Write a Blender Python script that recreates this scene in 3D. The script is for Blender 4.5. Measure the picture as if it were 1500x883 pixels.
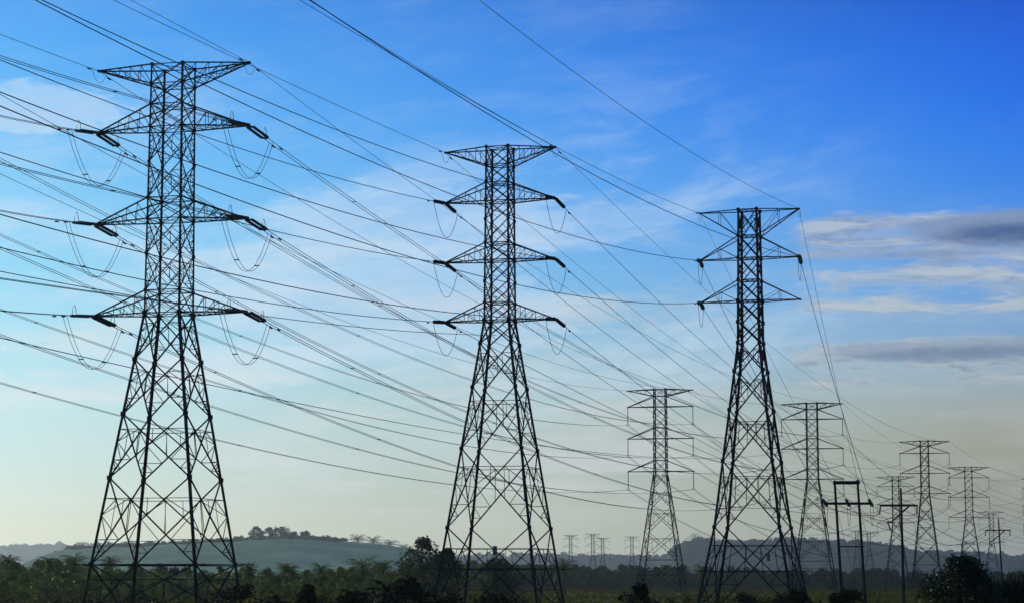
import bpy, math, random
from mathutils import Vector, Matrix

R = math.radians
S = bpy.context.scene
for o in list(bpy.data.objects):
    bpy.data.objects.remove(o)
C = S.collection

# ------------------------------------------------------------------ camera
EYE = 4.2
F = 3300.0                       # focal length in photo pixels (photo 1500 x 883)
PITCH = math.atan((842 - 441.5) / F)
cam = bpy.data.cameras.new('camera')
cam.sensor_width = 36
cam.lens = 36 * F / 1500
cam.clip_start = 0.5
cam.clip_end = 20000
camo = bpy.data.objects.new('camera', cam)
C.objects.link(camo)
camo.location = (0, 0, EYE)
camo.rotation_euler = (R(90) + PITCH, 0, 0)
S.camera = camo
S.render.resolution_x = 1024
S.render.resolution_y = 602

# ------------------------------------------------------------------ sky + sun
SUN_AZ = R(-34)                  # left of the view direction
SUN_EL = R(17)


def lin(c):
    return tuple(((x / 255) / 12.92 if x <= 10 else ((x / 255 + .055) / 1.055) ** 2.4) for x in c) + (1.0,)


W = bpy.data.worlds.new('World')
S.world = W
W.use_nodes = True
nt = W.node_tree
nt.nodes.clear()


class G:
    """tiny node-graph helper"""

    def __init__(s, nt):
        s.nt = nt

    def n(s, t, **k):
        nd = s.nt.nodes.new(t)
        for a, b in k.items():
            setattr(nd, a, b)
        return nd

    def put(s, sock, v):
        if hasattr(v, 'is_output'):
            s.nt.links.new(v, sock)
        else:
            sock.default_value = v

    def m(s, op, a, b=0.0, c=None, clamp=False):
        nd = s.n('ShaderNodeMath', operation=op, use_clamp=clamp)
        s.put(nd.inputs[0], a)
        s.put(nd.inputs[1], b)
        if c is not None:
            s.put(nd.inputs[2], c)
        return nd.outputs[0]

    def rng(s, v, a, b, c=0.0, d=1.0, smooth=True):
        nd = s.n('ShaderNodeMapRange')
        nd.interpolation_type = 'SMOOTHSTEP' if smooth else 'LINEAR'
        nd.clamp = True
        s.put(nd.inputs[0], v)
        for i, x in enumerate((a, b, c, d)):
            nd.inputs[i + 1].default_value = x
        return nd.outputs[0]

    def mix(s, f, a, b, bt='MIX'):
        nd = s.n('ShaderNodeMix', data_type='RGBA', blend_type=bt)
        s.put(nd.inputs[0], f)
        s.put(nd.inputs[6], a)
        s.put(nd.inputs[7], b)
        return nd.outputs[2]

    def ramp(s, f, stops, ip='LINEAR'):
        nd = s.n('ShaderNodeValToRGB')
        nd.color_ramp.interpolation = ip
        e = nd.color_ramp.elements
        while len(e) < len(stops):
            e.new(0.5)
        for i, (p, c) in enumerate(stops):
            e[i].position = p
            e[i].color = c
        s.put(nd.inputs[0], f)
        return nd.outputs[0]

    def noise(s, vec, scale, detail=4, rough=.55, dist=0.0):
        nd = s.n('ShaderNodeTexNoise')
        s.put(nd.inputs['Vector'], vec)
        nd.inputs['Scale'].default_value = scale
        nd.inputs['Detail'].default_value = detail
        nd.inputs['Roughness'].default_value = rough
        nd.inputs['Distortion'].default_value = dist
        return nd.outputs[0]

    def xyz(s, x, y, z):
        nd = s.n('ShaderNodeCombineXYZ')
        s.put(nd.inputs[0], x)
        s.put(nd.inputs[1], y)
        s.put(nd.inputs[2], z)
        return nd.outputs[0]


g = G(nt)
tc = g.n('ShaderNodeTexCoord')
sep = g.n('ShaderNodeSeparateXYZ')
nt.links.new(tc.outputs['Generated'], sep.inputs[0])
X, Y, Z = sep.outputs
hor = g.m('SQRT', g.m('ADD', g.m('MULTIPLY', X, X), g.m('MULTIPLY', Y, Y)))
sa = g.m('DIVIDE', X, g.m('MAXIMUM', hor, 1e-4))
U = g.m('MULTIPLY', sa, 57.3)                       # azimuth, degrees near the view
V = g.m('MULTIPLY', Z, 57.3)                        # elevation, degrees near the horizon
pz = g.m('DIVIDE', Z, 0.30)
left = g.ramp(pz, [(0, lin((234, 230, 190))), (.06, lin((230, 232, 204))), (.12, lin((214, 236, 228))), (.20, lin((202, 237, 240))), (.30, lin((180, 234, 247))), (.42, lin((152, 224, 250))),
                   (.60, lin((112, 202, 251))), (.75, lin((72, 174, 249))), (.86, lin((54, 158, 245))), (1, lin((52, 130, 225)))], 'B_SPLINE')
right = g.ramp(pz, [(0, lin((150, 148, 126))), (.07, lin((142, 145, 128))), (.14, lin((140, 140, 120))), (.21, lin((160, 156, 136))), (.29, lin((148, 168, 182))),
                    (.42, lin((78, 152, 226))), (.60, lin((16, 116, 238))), (.75, lin((0, 90, 226))), (.86, lin((0, 68, 192))), (1, lin((8, 64, 178)))], 'B_SPLINE')
faz = g.rng(U, -15.5, 14.5, 0, 1, smooth=False)
sky = g.mix(faz, left, right)
nish = g.n('ShaderNodeTexSky', sky_type='NISHITA')
nish.sun_disc = False
nish.sun_elevation = SUN_EL
nish.sun_rotation = SUN_AZ
nish.air_density = 1.0
nish.dust_density = 1.5
nish.ozone_density = 2.0
nsc = g.mix(1.0, nish.outputs[0], (.07, .07, .07, 1), 'MULTIPLY')
sky = g.mix(.04, sky, nsc)

# thin streaks of high cloud over the whole view
wv = g.xyz(g.m('ADD', g.m('MULTIPLY', U, .16), g.m('MULTIPLY', V, .13)), g.m('SUBTRACT', g.m('MULTIPLY', V, .62), g.m('MULTIPLY', U, .10)), 3.7)
w1 = g.noise(wv, .8, 6, .58, .6)
w2 = g.noise(g.xyz(g.m('ADD', g.m('MULTIPLY', U, .55), g.m('MULTIPLY', V, .5)), g.m('SUBTRACT', g.m('MULTIPLY', V, 2.6), g.m('MULTIPLY', U, .42)), 8.2), 1.0, 8, .66, .8)
w12 = g.m('ADD', g.m('MULTIPLY', w1, .72), g.m('MULTIPLY', w2, .28))
wm = g.m('MULTIPLY', g.rng(w12, .44, .68), g.rng(V, 2.0, 5.0))
wm = g.m('MULTIPLY', wm, g.m('MULTIPLY', g.rng(V, 13.5, 7.5, .10, .56), g.rng(U, 3, 11, 1.0, .12)))
sky = g.mix(wm, sky, lin((212, 230, 246)))
# low pale cloud veil
l1 = g.noise(g.xyz(g.m('MULTIPLY', U, .15), g.m('MULTIPLY', V, .80), 9.1), 1.0, 6, .58, .5)
l2 = g.noise(g.xyz(g.m('MULTIPLY', U, .6), g.m('MULTIPLY', V, 3.0), 5.1), 1.0, 8, .66, .6)
lv = g.m('ADD', g.m('MULTIPLY', l1, .7), g.m('MULTIPLY', l2, .3))
lm = g.m('MULTIPLY', g.rng(lv, .44, .64, 0, .62), g.m('MULTIPLY', g.rng(V, .8, 2.4), g.rng(V, 10.0, 5.5)))
sky = g.mix(g.m('MULTIPLY', lm, g.rng(U, 3, 8, 1, .5)), sky, g.mix(faz, lin((232, 238, 240)), lin((190, 192, 190))))


def streaks(sky, u0, u1, v0, v1, tilt, fx, fy, seed, lo, hi, op, tone, edge, su=70, sv=14):
    """ragged layered bands of cloud"""
    a0, b1 = uv(u0, v0)
    a1, b0 = uv(u1, v1)
    fu, fv = su / F * 57.3, sv / F * 57.3
    Vt = g.m('SUBTRACT', V, g.m('MULTIPLY', U, tilt))
    c1 = g.noise(g.xyz(g.m('MULTIPLY', U, fx), g.m('MULTIPLY', Vt, fy), seed), 1.0, 9, .62, .55)
    c2 = g.noise(g.xyz(g.m('MULTIPLY', U, fx * 3.5), g.m('MULTIPLY', Vt, fy * 2.6), seed + 3), 1.0, 9, .68, .7)
    q = g.m('ADD', g.m('MULTIPLY', c1, .66), g.m('MULTIPLY', c2, .34))
    reg = g.m('MULTIPLY', g.rng(U, a0 - fu, a0 + fu), g.m('MULTIPLY', g.rng(V, b0 - fv, b0 + fv), g.rng(V, b1 + fv, b1 - fv)))
    th = g.m('ADD', q, g.m('MULTIPLY', g.m('SUBTRACT', reg, 1.0), .22))
    a = g.m('MULTIPLY', g.m('MULTIPLY', g.rng(th, lo, hi), op), reg)
    c1u = g.noise(g.xyz(g.m('MULTIPLY', g.m('SUBTRACT', U, .35), fx), g.m('MULTIPLY', g.m('ADD', Vt, .22), fy), seed), 1.0, 9, .62, .55)
    lit = g.rng(g.m('SUBTRACT', c1, c1u), -.04, .15)
    sh = g.rng(g.m('ADD', g.m('MULTIPLY', c1, .5), g.m('MULTIPLY', c2, .5)), .44, .60)
    sh = g.m('MULTIPLY', sh, g.m('SUBTRACT', 1.0, lit))
    return g.mix(a, sky, g.mix(sh, edge, tone))


def uv(u, v):
    return ((u - 750) / F * 57.3, (842 - v) / F * 57.3)


def bank(sky, cu, cv, hu, hv, seed, op, tone, edge, sc=1.0, k=1.6, soft=.55):
    """a lens of cloud: grey body, pale fringe"""
    n1 = g.noise(g.xyz(g.m('MULTIPLY', U, .30 * sc), g.m('MULTIPLY', V, 1.15 * sc), seed), 1.0, 8, .62, .5)
    n2 = g.noise(g.xyz(g.m('ADD', g.m('MULTIPLY', U, 1.5 * sc), V), g.m('MULTIPLY', V, 4.2 * sc), seed + 5), 1.0, 8, .66, .8)
    nn = g.m('ADD', g.m('MULTIPLY', n1, .58), g.m('MULTIPLY', n2, .42))
    du = g.m('DIVIDE', g.m('SUBTRACT', U, cu), hu)
    dv = g.m('DIVIDE', g.m('SUBTRACT', V, cv), hv)
    r2 = g.m('ADD', g.m('MULTIPLY', du, du), g.m('MULTIPLY', dv, dv))
    q = g.m('ADD', g.m('SUBTRACT', 1.0, r2), g.m('MULTIPLY', g.m('SUBTRACT', nn, .5), k * 2))
    a = g.m('MULTIPLY', g.rng(q, 0.0, soft), op)
    body = g.rng(g.m('SUBTRACT', q, g.m('MULTIPLY', dv, .35)), .40, 1.15)
    return g.mix(a, sky, g.mix(body, edge, tone))


def uv(u, v):
    return ((u - 750) / F * 57.3, (842 - v) / F * 57.3)


sky = streaks(sky, 1150, 1700, 395, 470, .02, .42, 2.3, 5.2, .40, .56, .82, lin((138, 160, 186)), lin((188, 196, 202)))
sky = streaks(sky, 1135, 1700, 320, 410, -.03, .30, 1.7, 12.4, .42, .58, .85, lin((132, 154, 188)), lin((182, 192, 206)))
sky = streaks(sky, 1130, 1700, 496, 580, -.02, .30, 1.5, 27.4, .40, .60, .85, lin((126, 146, 168)), lin((192, 197, 198)))
for (u, v, hu, hv, seed, op, tone, edge, sc, k) in [
    (1530, 352, 4.0, .56, 1.3, .92, lin((60, 90, 138)), lin((128, 148, 182)), .9, .8),
    (1330, 383, 3.4, .16, 2.9, .55, lin((120, 142, 180)), lin((150, 166, 194)), 1.4, 1.0),
    (1420, 521, 4.6, .34, 7.7, .80, lin((100, 124, 156)), lin((146, 162, 184)), 1.1, 1.0),
    (560, 450, 5.5, 1.9, 21.0, .36, lin((210, 220, 238)), lin((208, 226, 244)), 1.2, 1.8),
    (40, 180, 3.0, .75, 33.0, .42, lin((226, 232, 240)), lin((205, 230, 246)), 1.2, 1.8),
    (330, 540, 3.2, .7, 41.0, .40, lin((224, 232, 238)), lin((205, 230, 244)), 1.6, 1.8),
    (620, 330, 4.5, 1.1, 51.0, .30, lin((210, 224, 242)), lin((200, 224, 246)), 1.3, 1.9),
]:
    cu, cv = uv(u, v)
    sky = bank(sky, cu, cv, hu, hv, seed, op, tone, edge, sc, k)

bg = g.n('ShaderNodeBackground')
nt.links.new(sky, bg.inputs[0])
bg.inputs[1].default_value = 1.0
wo = g.n('ShaderNodeOutputWorld')
nt.links.new(bg.outputs[0], wo.inputs[0])

sl = bpy.data.lights.new('sun', 'SUN')
sl.energy = 2.4
sl.angle = R(0.6)
sl.color = (1.0, .90, .74)
so = bpy.data.objects.new('sun', sl)
C.objects.link(so)
sd = Vector((math.sin(SUN_AZ) * math.cos(SUN_EL), math.cos(SUN_AZ) * math.cos(SUN_EL), math.sin(SUN_EL)))
so.rotation_euler = sd.to_track_quat('Z', 'Y').to_euler()
so.location = (-200, 150, 120)

S.render.engine = 'CYCLES'
S.cycles.samples = 128
S.cycles.max_bounces = 4
S.cycles.diffuse_bounces = 2
S.cycles.volume_bounces = 0
S.view_settings.view_transform = 'Standard'
S.view_settings.look = 'None'
S.view_settings.exposure = 0
S.view_settings.gamma = 1

# ------------------------------------------------------------------ helpers
CP, SP = math.cos(PITCH), math.sin(PITCH)


def ray(u, v):
    xc = (u - 750) / F
    yc = (441.5 - v) / F
    return Vector((xc, CP - yc * SP, SP + yc * CP))


def at(u, v, d):
    """world point seen at photo pixel (u, v), d metres ahead"""
    r = ray(u, v)
    return Vector((0, 0, EYE)) + r * (d / r.y)


def hz(v, d):
    return at(750, v, d).z


def xz(u, d, v=842):
    return at(u, v, d).x


def project(p):
    q = p - Vector((0, 0, EYE))
    yc = -q.y * SP + q.z * CP
    zc = q.y * CP + q.z * SP
    return 750 + F * q.x / zc, 441.5 - F * yc / zc


def mat(name, col, rough=.7, metal=0.0, var=.25, scale=3.0, spec=.3, transl=0.0, col2=None, bump=0.0):
    m = bpy.data.materials.new(name)
    m.use_nodes = True
    t = m.node_tree
    t.nodes.clear()
    q = G(t)
    out = q.n('ShaderNodeOutputMaterial')
    p = q.n('ShaderNodeBsdfPrincipled')
    tcn = q.n('ShaderNodeTexCoord')
    nz = q.noise(tcn.outputs['Object'], scale, 5, .6)
    c2 = col2 or tuple(min(1, x * (1 + var * 1.6)) for x in col)
    c1 = tuple(x * (1 - var) for x in col)
    cc = q.ramp(nz, [(.32, c1 + (1,)), (.68, c2 + (1,))])
    t.links.new(cc, p.inputs['Base Color'])
    p.inputs['Roughness'].default_value = rough
    p.inputs['Metallic'].default_value = metal
    p.inputs['Specular IOR Level'].default_value = spec
    if bump:
        b = q.n('ShaderNodeBump')
        b.inputs['Strength'].default_value = bump
        t.links.new(nz, b.inputs['Height'])
        t.links.new(b.outputs[0], p.inputs['Normal'])
    if transl:
        tr = q.n('ShaderNodeBsdfTranslucent')
        yl = q.mix(1.0, cc, (1.25, 1.15, .55, 1), 'MULTIPLY')
        t.links.new(yl, tr.inputs[0])
        mx = q.n('ShaderNodeMixShader')
        mx.inputs[0].default_value = transl
        t.links.new(p.outputs[0], mx.inputs[1])
        t.links.new(tr.outputs[0], mx.inputs[2])
        t.links.new(mx.outputs[0], out.inputs[0])
    else:
        t.links.new(p.outputs[0], out.inputs[0])
    return m


M = {
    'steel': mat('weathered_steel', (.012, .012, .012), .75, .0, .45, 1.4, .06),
    'wire': mat('conductor', (.016, .015, .017), .8, 0, .2, .6, .05),
    'earth': mat('earth_wire', (.05, .05, .10), .7, 0, .2, .6, .1),
    'glass': mat('porcelain', (.045, .066, .052), .45, 0, .3, 4, .12),
    'green_glass': mat('green_glass', (.010, .085, .050), .18, 0, .3, 6, .5),
    'plate': mat('enamel_plate', (.05, .05, .055), .5, 0, .3, 5),
    'pole': mat('pole', (.018, .015, .012), .9, 0, .35, 2.5, .1),
    'bark': mat('bark', (.050, .040, .030), .9, 0, .4, 4, .1),
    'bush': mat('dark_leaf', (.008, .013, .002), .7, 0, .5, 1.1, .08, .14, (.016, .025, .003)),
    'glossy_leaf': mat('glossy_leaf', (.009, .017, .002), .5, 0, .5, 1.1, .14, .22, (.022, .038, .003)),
    'leaf': mat('leaf', (.022, .042, .006), .55, 0, .45, .5, .30, .40, (.052, .078, .018)),
    'leaf_dark': mat('leaf_dark', (.014, .034, .004), .6, 0, .5, .2, .12, .32, (.034, .062, .006)),
    'palm': mat('palm_leaf', (.034, .072, .003), .5, 0, .5, .16, .20, .50, (.110, .150, .008)),
    'hill_tree': mat('hill_leaf', (.034, .060, .024), .8, 0, .4, .05, .1, .25, (.056, .082, .032)),
    'hill_scrub': mat('hill_scrub_leaf', (.085, .145, .065), .9, 0, .25, .05, .05, .3, (.12, .18, .08)),
    'grass': mat('grass_blade', (.040, .050, .004), .7, 0, .45, .04, .08, .35, (.095, .090, .008)),
    'feather': mat('feather', (.03, .03, .035), .7, 0, .3, 8),
}


def mesh_obj(name, vf, m, parent=None, loc=None):
    me = bpy.data.meshes.new(name)
    me.from_pydata([tuple(v) for v in vf[0]], [], vf[1])
    me.update()
    me.materials.append(M[m] if isinstance(m, str) else m)
    o = bpy.data.objects.new(name, me)
    C.objects.link(o)
    if parent is not None:
        o.parent = parent
    if loc is not None:
        o.location = loc
    return o


def thing(name, label, cat, loc=(0, 0, 0), rz=0.0, group=None):
    o = bpy.data.objects.new(name, None)
    o.empty_display_size = .5
    C.objects.link(o)
    o.location = loc
    o.rotation_euler = (0, 0, rz)
    o['label'] = label
    o['category'] = cat
    if group:
        o['group'] = group
    return o


def tag(o, label=None, cat=None, group=None, kind=None):
    if label:
        o['label'] = label
    if cat:
        o['category'] = cat
    if group:
        o['group'] = group
    if kind:
        o['kind'] = kind
    return o


def copy_tree(o, parent=None):
    c = o.copy()
    C.objects.link(c)
    c.parent = parent
    for ch in list(o.children):
        copy_tree(ch, c)
    return c


def bar(vf, p, q, w, h=None):
    """rectangular steel member from p to q"""
    p, q = Vector(p), Vector(q)
    d = q - p
    if d.length < 1e-5:
        return
    d.normalize()
    a = d.cross(Vector((0, 0, 1)))
    if a.length < .05:
        a = d.cross(Vector((0, 1, 0)))
    a.normalize()
    b = d.cross(a)
    a = a * (w / 2)
    b = b * ((h or w) / 2)
    n = len(vf[0])
    for e in (p, q):
        vf[0].extend([e + a + b, e - a + b, e - a - b, e + a - b])
    vf[1].extend([(n, n + 1, n + 5, n + 4), (n + 1, n + 2, n + 6, n + 5), (n + 2, n + 3, n + 7, n + 6), (n + 3, n, n + 4, n + 7),
                  (n + 3, n + 2, n + 1, n), (n + 4, n + 5, n + 6, n + 7)])


def angle_bar(vf, p, q, w, out):
    """L-section leg, its heel pointing to `out`"""
    p, q = Vector(p), Vector(q)
    d = (q - p).normalized()
    ox = Vector((1 if out[0] > 0 else -1, 0, 0))
    oy = Vector((0, 1 if out[1] > 0 else -1, 0))
    t = w * .22
    n0 = len(vf[0])
    prof = [(0, 0), (-w, 0), (-w, -t), (-t, -t), (-t, -w), (0, -w)]
    for e in (p, q):
        for (a, b) in prof:
            vf[0].append(e + ox * (a + w * .4) + oy * (b + w * .4))
    for i in range(6):
        j = (i + 1) % 6
        vf[1].append((n0 + i, n0 + j, n0 + 6 + j, n0 + 6 + i))


def tube(vf, pts, r, seg=5, r2=None):
    pts = [Vector(p) for p in pts]
    n0 = len(vf[0])
    N = len(pts)
    for i, p in enumerate(pts):
        d = (pts[min(i + 1, N - 1)] - pts[max(i - 1, 0)]).normalized()
        a = d.cross(Vector((0, 0, 1)))
        if a.length < .05:
            a = d.cross(Vector((0, 1, 0)))
        a.normalize()
        b = d.cross(a)
        rr = r if r2 is None else r + (r2 - r) * i / (N - 1)
        for k in range(seg):
            t = 2 * math.pi * k / seg
            vf[0].append(p + a * (rr * math.cos(t)) + b * (rr * math.sin(t)))
    for i in range(N - 1):
        for k in range(seg):
            k2 = (k + 1) % seg
            vf[1].append((n0 + i * seg + k, n0 + i * seg + k2, n0 + (i + 1) * seg + k2, n0 + (i + 1) * seg + k))
    vf[1].append(tuple(n0 + k for k in reversed(range(seg))))
    vf[1].append(tuple(n0 + (N - 1) * seg + k for k in range(seg)))


def ribbed(vf, p, q, r, n=14, core=.4, seg=8):
    """string of insulator discs from p to q"""
    p, q = Vector(p), Vector(q)
    d = (q - p)
    L = d.length
    d.normalize()
    a = d.cross(Vector((0, 0, 1)))
    if a.length < .05:
        a = d.cross(Vector((0, 1, 0)))
    a.normalize()
    b = d.cross(a)
    prof = [(0, r * core * .6)]
    for i in range(n):
        t0 = (i + .1) / n
        prof += [(t0, r * core), (t0 + .30 / n, r), (t0 + .45 / n, r * .92), (t0 + .8 / n, r * core)]
    prof.append((1, r * core * .6))
    n0 = len(vf[0])
    for (t, rr) in prof:
        for k in range(seg):
            th = 2 * math.pi * k / seg
            vf[0].append(p + d * (t * L) + a * (rr * math.cos(th)) + b * (rr * math.sin(th)))
    for i in range(len(prof) - 1):
        for k in range(seg):
            k2 = (k + 1) % seg
            vf[1].append((n0 + i * seg + k, n0 + i * seg + k2, n0 + (i + 1) * seg + k2, n0 + (i + 1) * seg + k))


def lerp(a, b, t):
    return Vector(a) * (1 - t) + Vector(b) * t


# ------------------------------------------------------------------ ground and hills
def rnd_noise(x, y, s=1.0):
    from mathutils import noise
    return noise.noise(Vector((x * s, y * s, 3.3)))


gm = bpy.data.materials.new('field_grass')
gm.use_nodes = True
gt = gm.node_tree
gq = G(gt)
gp = gt.nodes['Principled BSDF']
gtc = gq.n('ShaderNodeTexCoord')
mp = gq.n('ShaderNodeMapping')
mp.inputs['Scale'].default_value = (.05, .011, .05)
gt.links.new(gtc.outputs['Object'], mp.inputs[0])
gn1 = gq.noise(mp.outputs[0], 1.0, 6, .62, .5)
gn2 = gq.noise(gtc.outputs['Object'], .35, 5, .6)
gc = gq.ramp(gn1, [(.30, (.020, .026, .003, 1)), (.46, (.046, .055, .004, 1)), (.56, (.085, .085, .006, 1)), (.72, (.036, .028, .005, 1))])
gc = gq.mix(gq.rng(gn2, .4, .65, 0, .5), gc, (.026, .034, .008, 1))
gt.links.new(gc, gp.inputs['Base Color'])
gp.inputs['Roughness'].default_value = .95
gp.inputs['Specular IOR Level'].default_value = .05

def gz(d):
    return 0.0 if d < 600 else (4.2 - .00703 * d if d < 1150 else -3.9)


vf = ([], [])
xs = [-9000, -5000, -2600, -1400] + [-800 + 40 * i for i in range(41)] + [1400, 2600, 5000, 9000]
ys = [-1500, -600, -200] + [-100 + 20 * i for i in range(66)] + [1300, 1500, 1800, 2300, 3000, 4200, 6500, 12000]
for y in ys:
    for x in xs:
        z = .22 * rnd_noise(x, y, .02) if -100 <= y <= 1200 and abs(x) <= 800 else 0.0
        vf[0].append((x, y, z - .1 + gz(y)))
nx = len(xs)
for j in range(len(ys) - 1):
    for i in range(nx - 1):
        a = j * nx + i
        vf[1].append((a, a + 1, a + nx + 1, a + nx))
ground = tag(mesh_obj('ground', vf, gm), kind='structure')
for p in ground.data.polygons:
    p.use_smooth = True


hm = {}


def hill_mat(name, a, b):
    m = mat(name, a, .95, 0, .4, .012, .02, 0, b)
    return m


def interp(pts, x):
    if x <= pts[0][0]:
        return pts[0][1]
    for (x0, y0), (x1, y1) in zip(pts, pts[1:]):
        if x <= x1:
            t = (x - x0) / (x1 - x0)
            t = t * t * (3 - 2 * t)
            return y0 + (y1 - y0) * t
    return pts[-1][1]


HILLS = {}


def hill(name, d, depth, prof, m, seed, rough=1.0):
    """a real ridge: crest d metres away whose skyline runs through the profile, falling off over `depth` on both sides"""
    us = [prof[0][0] + (prof[-1][0] - prof[0][0]) * i / 110 for i in range(111)]
    rows = 26
    vf = ([], [])
    grid = []
    for j in range(rows + 1):
        t = -1 + 2 * j / rows
        for u in us:
            x = xz(u, d)
            y = d + t * depth + 25 * rnd_noise(x * .004 + seed, t * 2)
            hgt = max(0.0, hz(interp(prof, u), d))
            fall = .5 + .5 * math.cos(math.pi * t)
            z = hgt * fall ** .9 + rough * rnd_noise(x * .03, y * .03 + seed) * fall
            vf[0].append((x, y, max(z, -1.5) if fall > .02 else -1.5))
            grid.append(Vector(vf[0][-1]))
    n = len(us)
    for j in range(rows):
        for i in range(n - 1):
            a = j * n + i
            vf[1].append((a, a + 1, a + n + 1, a + n))
    o = tag(mesh_obj(name, vf, m), kind='structure')
    for p in o.data.polygons:
        p.use_smooth = True
    HILLS[name] = (d, depth, prof, seed)
    return o


P_mid = [(60, 842), (120, 803), (200, 800), (270, 796), (330, 793), (380, 789), (430, 788), (460, 789), (500, 792), (540, 795), (590, 801), (640, 812), (700, 824), (780, 842)]
P_far = [(-160, 815), (-60, 803), (0, 803), (50, 801), (110, 798), (180, 797), (260, 800), (380, 812), (500, 822), (640, 836)]
P_cen = [(560, 840), (640, 824), (700, 817), (760, 815), (850, 817), (930, 818), (1000, 817), (1080, 824), (1160, 842)]
P_rt = [(940, 842), (975, 818), (1000, 806), (1020, 797), (1060, 800), (1110, 799), (1150, 797), (1190, 799), (1230, 799), (1270, 802), (1310, 808), (1345, 822), (1380, 842)]
P_far_rt = [(1180, 838), (1240, 814), (1310, 811), (1380, 810), (1440, 813), (1500, 818), (1560, 808), (1640, 806), (1740, 830)]
mh1 = hill_mat('hill_scrub', (.115, .220, .090), (.165, .270, .108))
mh2 = hill_mat('hill_forest', (.028, .040, .022), (.050, .062, .030))
hill('far_hills', 10200, 1100, P_far, mh2, 1.0, 4)
hill('hill', 2900, 560, P_mid, mh1, 5.0, 1.0)
hill('low_hills', 7000, 800, P_cen, mh2, 9.0, 2.0)
hill('wooded_hill', 5600, 720, P_rt, mh2, 13.0, 1.5)
hill('distant_hills', 6000, 700, P_far_rt, mh2, 17.0, 2.0)


# ------------------------------------------------------------------ pylons
def corners(z, wf):
    h = wf(z) / 2
    return [Vector((-h, -h, z)), Vector((h, -h, z)), Vector((h, h, z)), Vector((-h, h, z))]


def interp_lin(pts, z):
    for (z0, w0), (z1, w1) in zip(pts, pts[1:]):
        if z <= z1:
            return w0 + (w1 - w0) * (z - z0) / (z1 - z0)
    return pts[-1][1]


def lattice(root, levels, wpts, tl, tb, tr, arm_levels, sub_from=0.0, up=(1e9, 1.0)):
    """legs, bracing; levels from ground up"""
    wf = lambda z: interp_lin(wpts, z)
    for k in range(4):
        lf = ([], [])
        for a, b in zip(levels, levels[1:]):
            pa, pb = corners(a, wf)[k], corners(b, wf)[k]
            w = tl * (1.0 if a < up[0] else up[1])
            angle_bar(lf, pa, pb, w, pa)
            bar(lf, pb - Vector((0, 0, w * .8)), pb + Vector((0, 0, w * .8)), w * 1.5)
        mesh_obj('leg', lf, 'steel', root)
    bf = ([], [])
    tb0, tr0 = tb, tr
    for a, b in zip(levels, levels[1:]):
        tb, tr = (tb0, tr0) if a < up[0] else (tb0 * up[1], tr0 * (up[1] + .15))
        ca, cb = corners(a, wf), corners(b, wf)
        tall = (b - a) > 3.2
        for k in range(4):
            k2 = (k + 1) % 4
            A0, B0, A1, B1 = cb[k], cb[k2], ca[k], ca[k2]      # 0 = top, 1 = bottom
            bar(bf, A0, B1, tb)
            bar(bf, B0, A1, tb)
            wt, wb = (A0 - B0).length, (A1 - B1).length
            tcx = wt / (wt + wb)
            Cx = lerp(A0, B1, tcx)
            if tall:
                for (L0, L1) in ((A0, A1), (B0, B1)):
                    m1 = lerp(L0, Cx, .55)
                    m2 = lerp(L1, Cx, .5)
                    m3 = lerp(L1, Cx, .25)
                    tz = lambda P: (L0.z - P.z) / (L0.z - L1.z)
                    bar(bf, lerp(L0, L1, tz(m1)), m1, tr)
                    bar(bf, lerp(L0, L1, tz(Cx)), m1, tr)
                    bar(bf, lerp(L0, L1, tz(Cx)), m2, tr)
                    bar(bf, lerp(L0, L1, tz(m2)), m2, tr)
                    bar(bf, lerp(L0, L1, tz(m2)), m3, tr)
                    bar(bf, lerp(L0, L1, tz(m3)), m3, tr)
                    bar(bf, m1, lerp(m2, Cx, .25), tr * .85)
                ma, mb = lerp(A0, Cx, .55), lerp(B0, Cx, .55)
                if b - a > 5.0:
                    bar(bf, ma, mb, tr)
                    bar(bf, lerp(ma, mb, .5), Cx, tr * .8)
            else:
                mlA, mlB = lerp(A0, A1, .5), lerp(B0, B1, .5)
                if (b - a) > 1.9 and sub_from <= a:
                    bar(bf, mlA, lerp(A0, Cx, .5), tr * .8)
                    bar(bf, mlA, lerp(A1, Cx, .5), tr * .8)
                    bar(bf, mlB, lerp(B0, Cx, .5), tr * .8)
                    bar(bf, mlB, lerp(B1, Cx, .5), tr * .8)
    for z in arm_levels:
        c = corners(z, wf)
        for k in range(4):
            bar(bf, c[k], c[(k + 1) % 4], tb)
        bar(bf, c[0], c[2], tr)
        bar(bf, c[1], c[3], tr)
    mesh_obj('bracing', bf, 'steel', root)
    return wf


def crossarm(root, name, side, tip, zlow, zup, wf, tc_, tl_, n=4, lattice_up=True):
    """triangular lattice arm: two lower and two upper chords that meet at the tip"""
    af = ([], [])
    hl, hu = wf(zlow) / 2, wf(zup) / 2
    T = Vector(tip)
    LN, LF = Vector((side * hl, -hl, zlow)), Vector((side * hl, hl, zlow))
    UN, UF = Vector((side * hu, -hu, zup)), Vector((side * hu, hu, zup))
    e = Vector((0, .12, 0))
    TN, TF = T - e, T + e
    for P, Q in ((LN, TN), (LF, TF), (UN, TN), (UF, TF)):
        bar(af, P, Q, tc_)
    if n:
        prev = (LN, UN, LF, UF)
        for i in range(1, n + 1):
            t = i / (n + 1)
            cur = (lerp(LN, TN, t), lerp(UN, TN, t), lerp(LF, TF, t), lerp(UF, TF, t))
            bar(af, cur[0], cur[1], tl_)
            bar(af, cur[2], cur[3], tl_)
            bar(af, prev[0], cur[1], tl_)
            bar(af, prev[2], cur[3], tl_)
            bar(af, cur[0], cur[2], tl_)
            bar(af, prev[0], cur[2], tl_)
            prev = cur
    bar(af, TN + Vector((0, -.1, 0)), TF + Vector((0, .1, 0)), tc_ * 1.7)
    return mesh_obj(name, af, 'steel', root)


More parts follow.
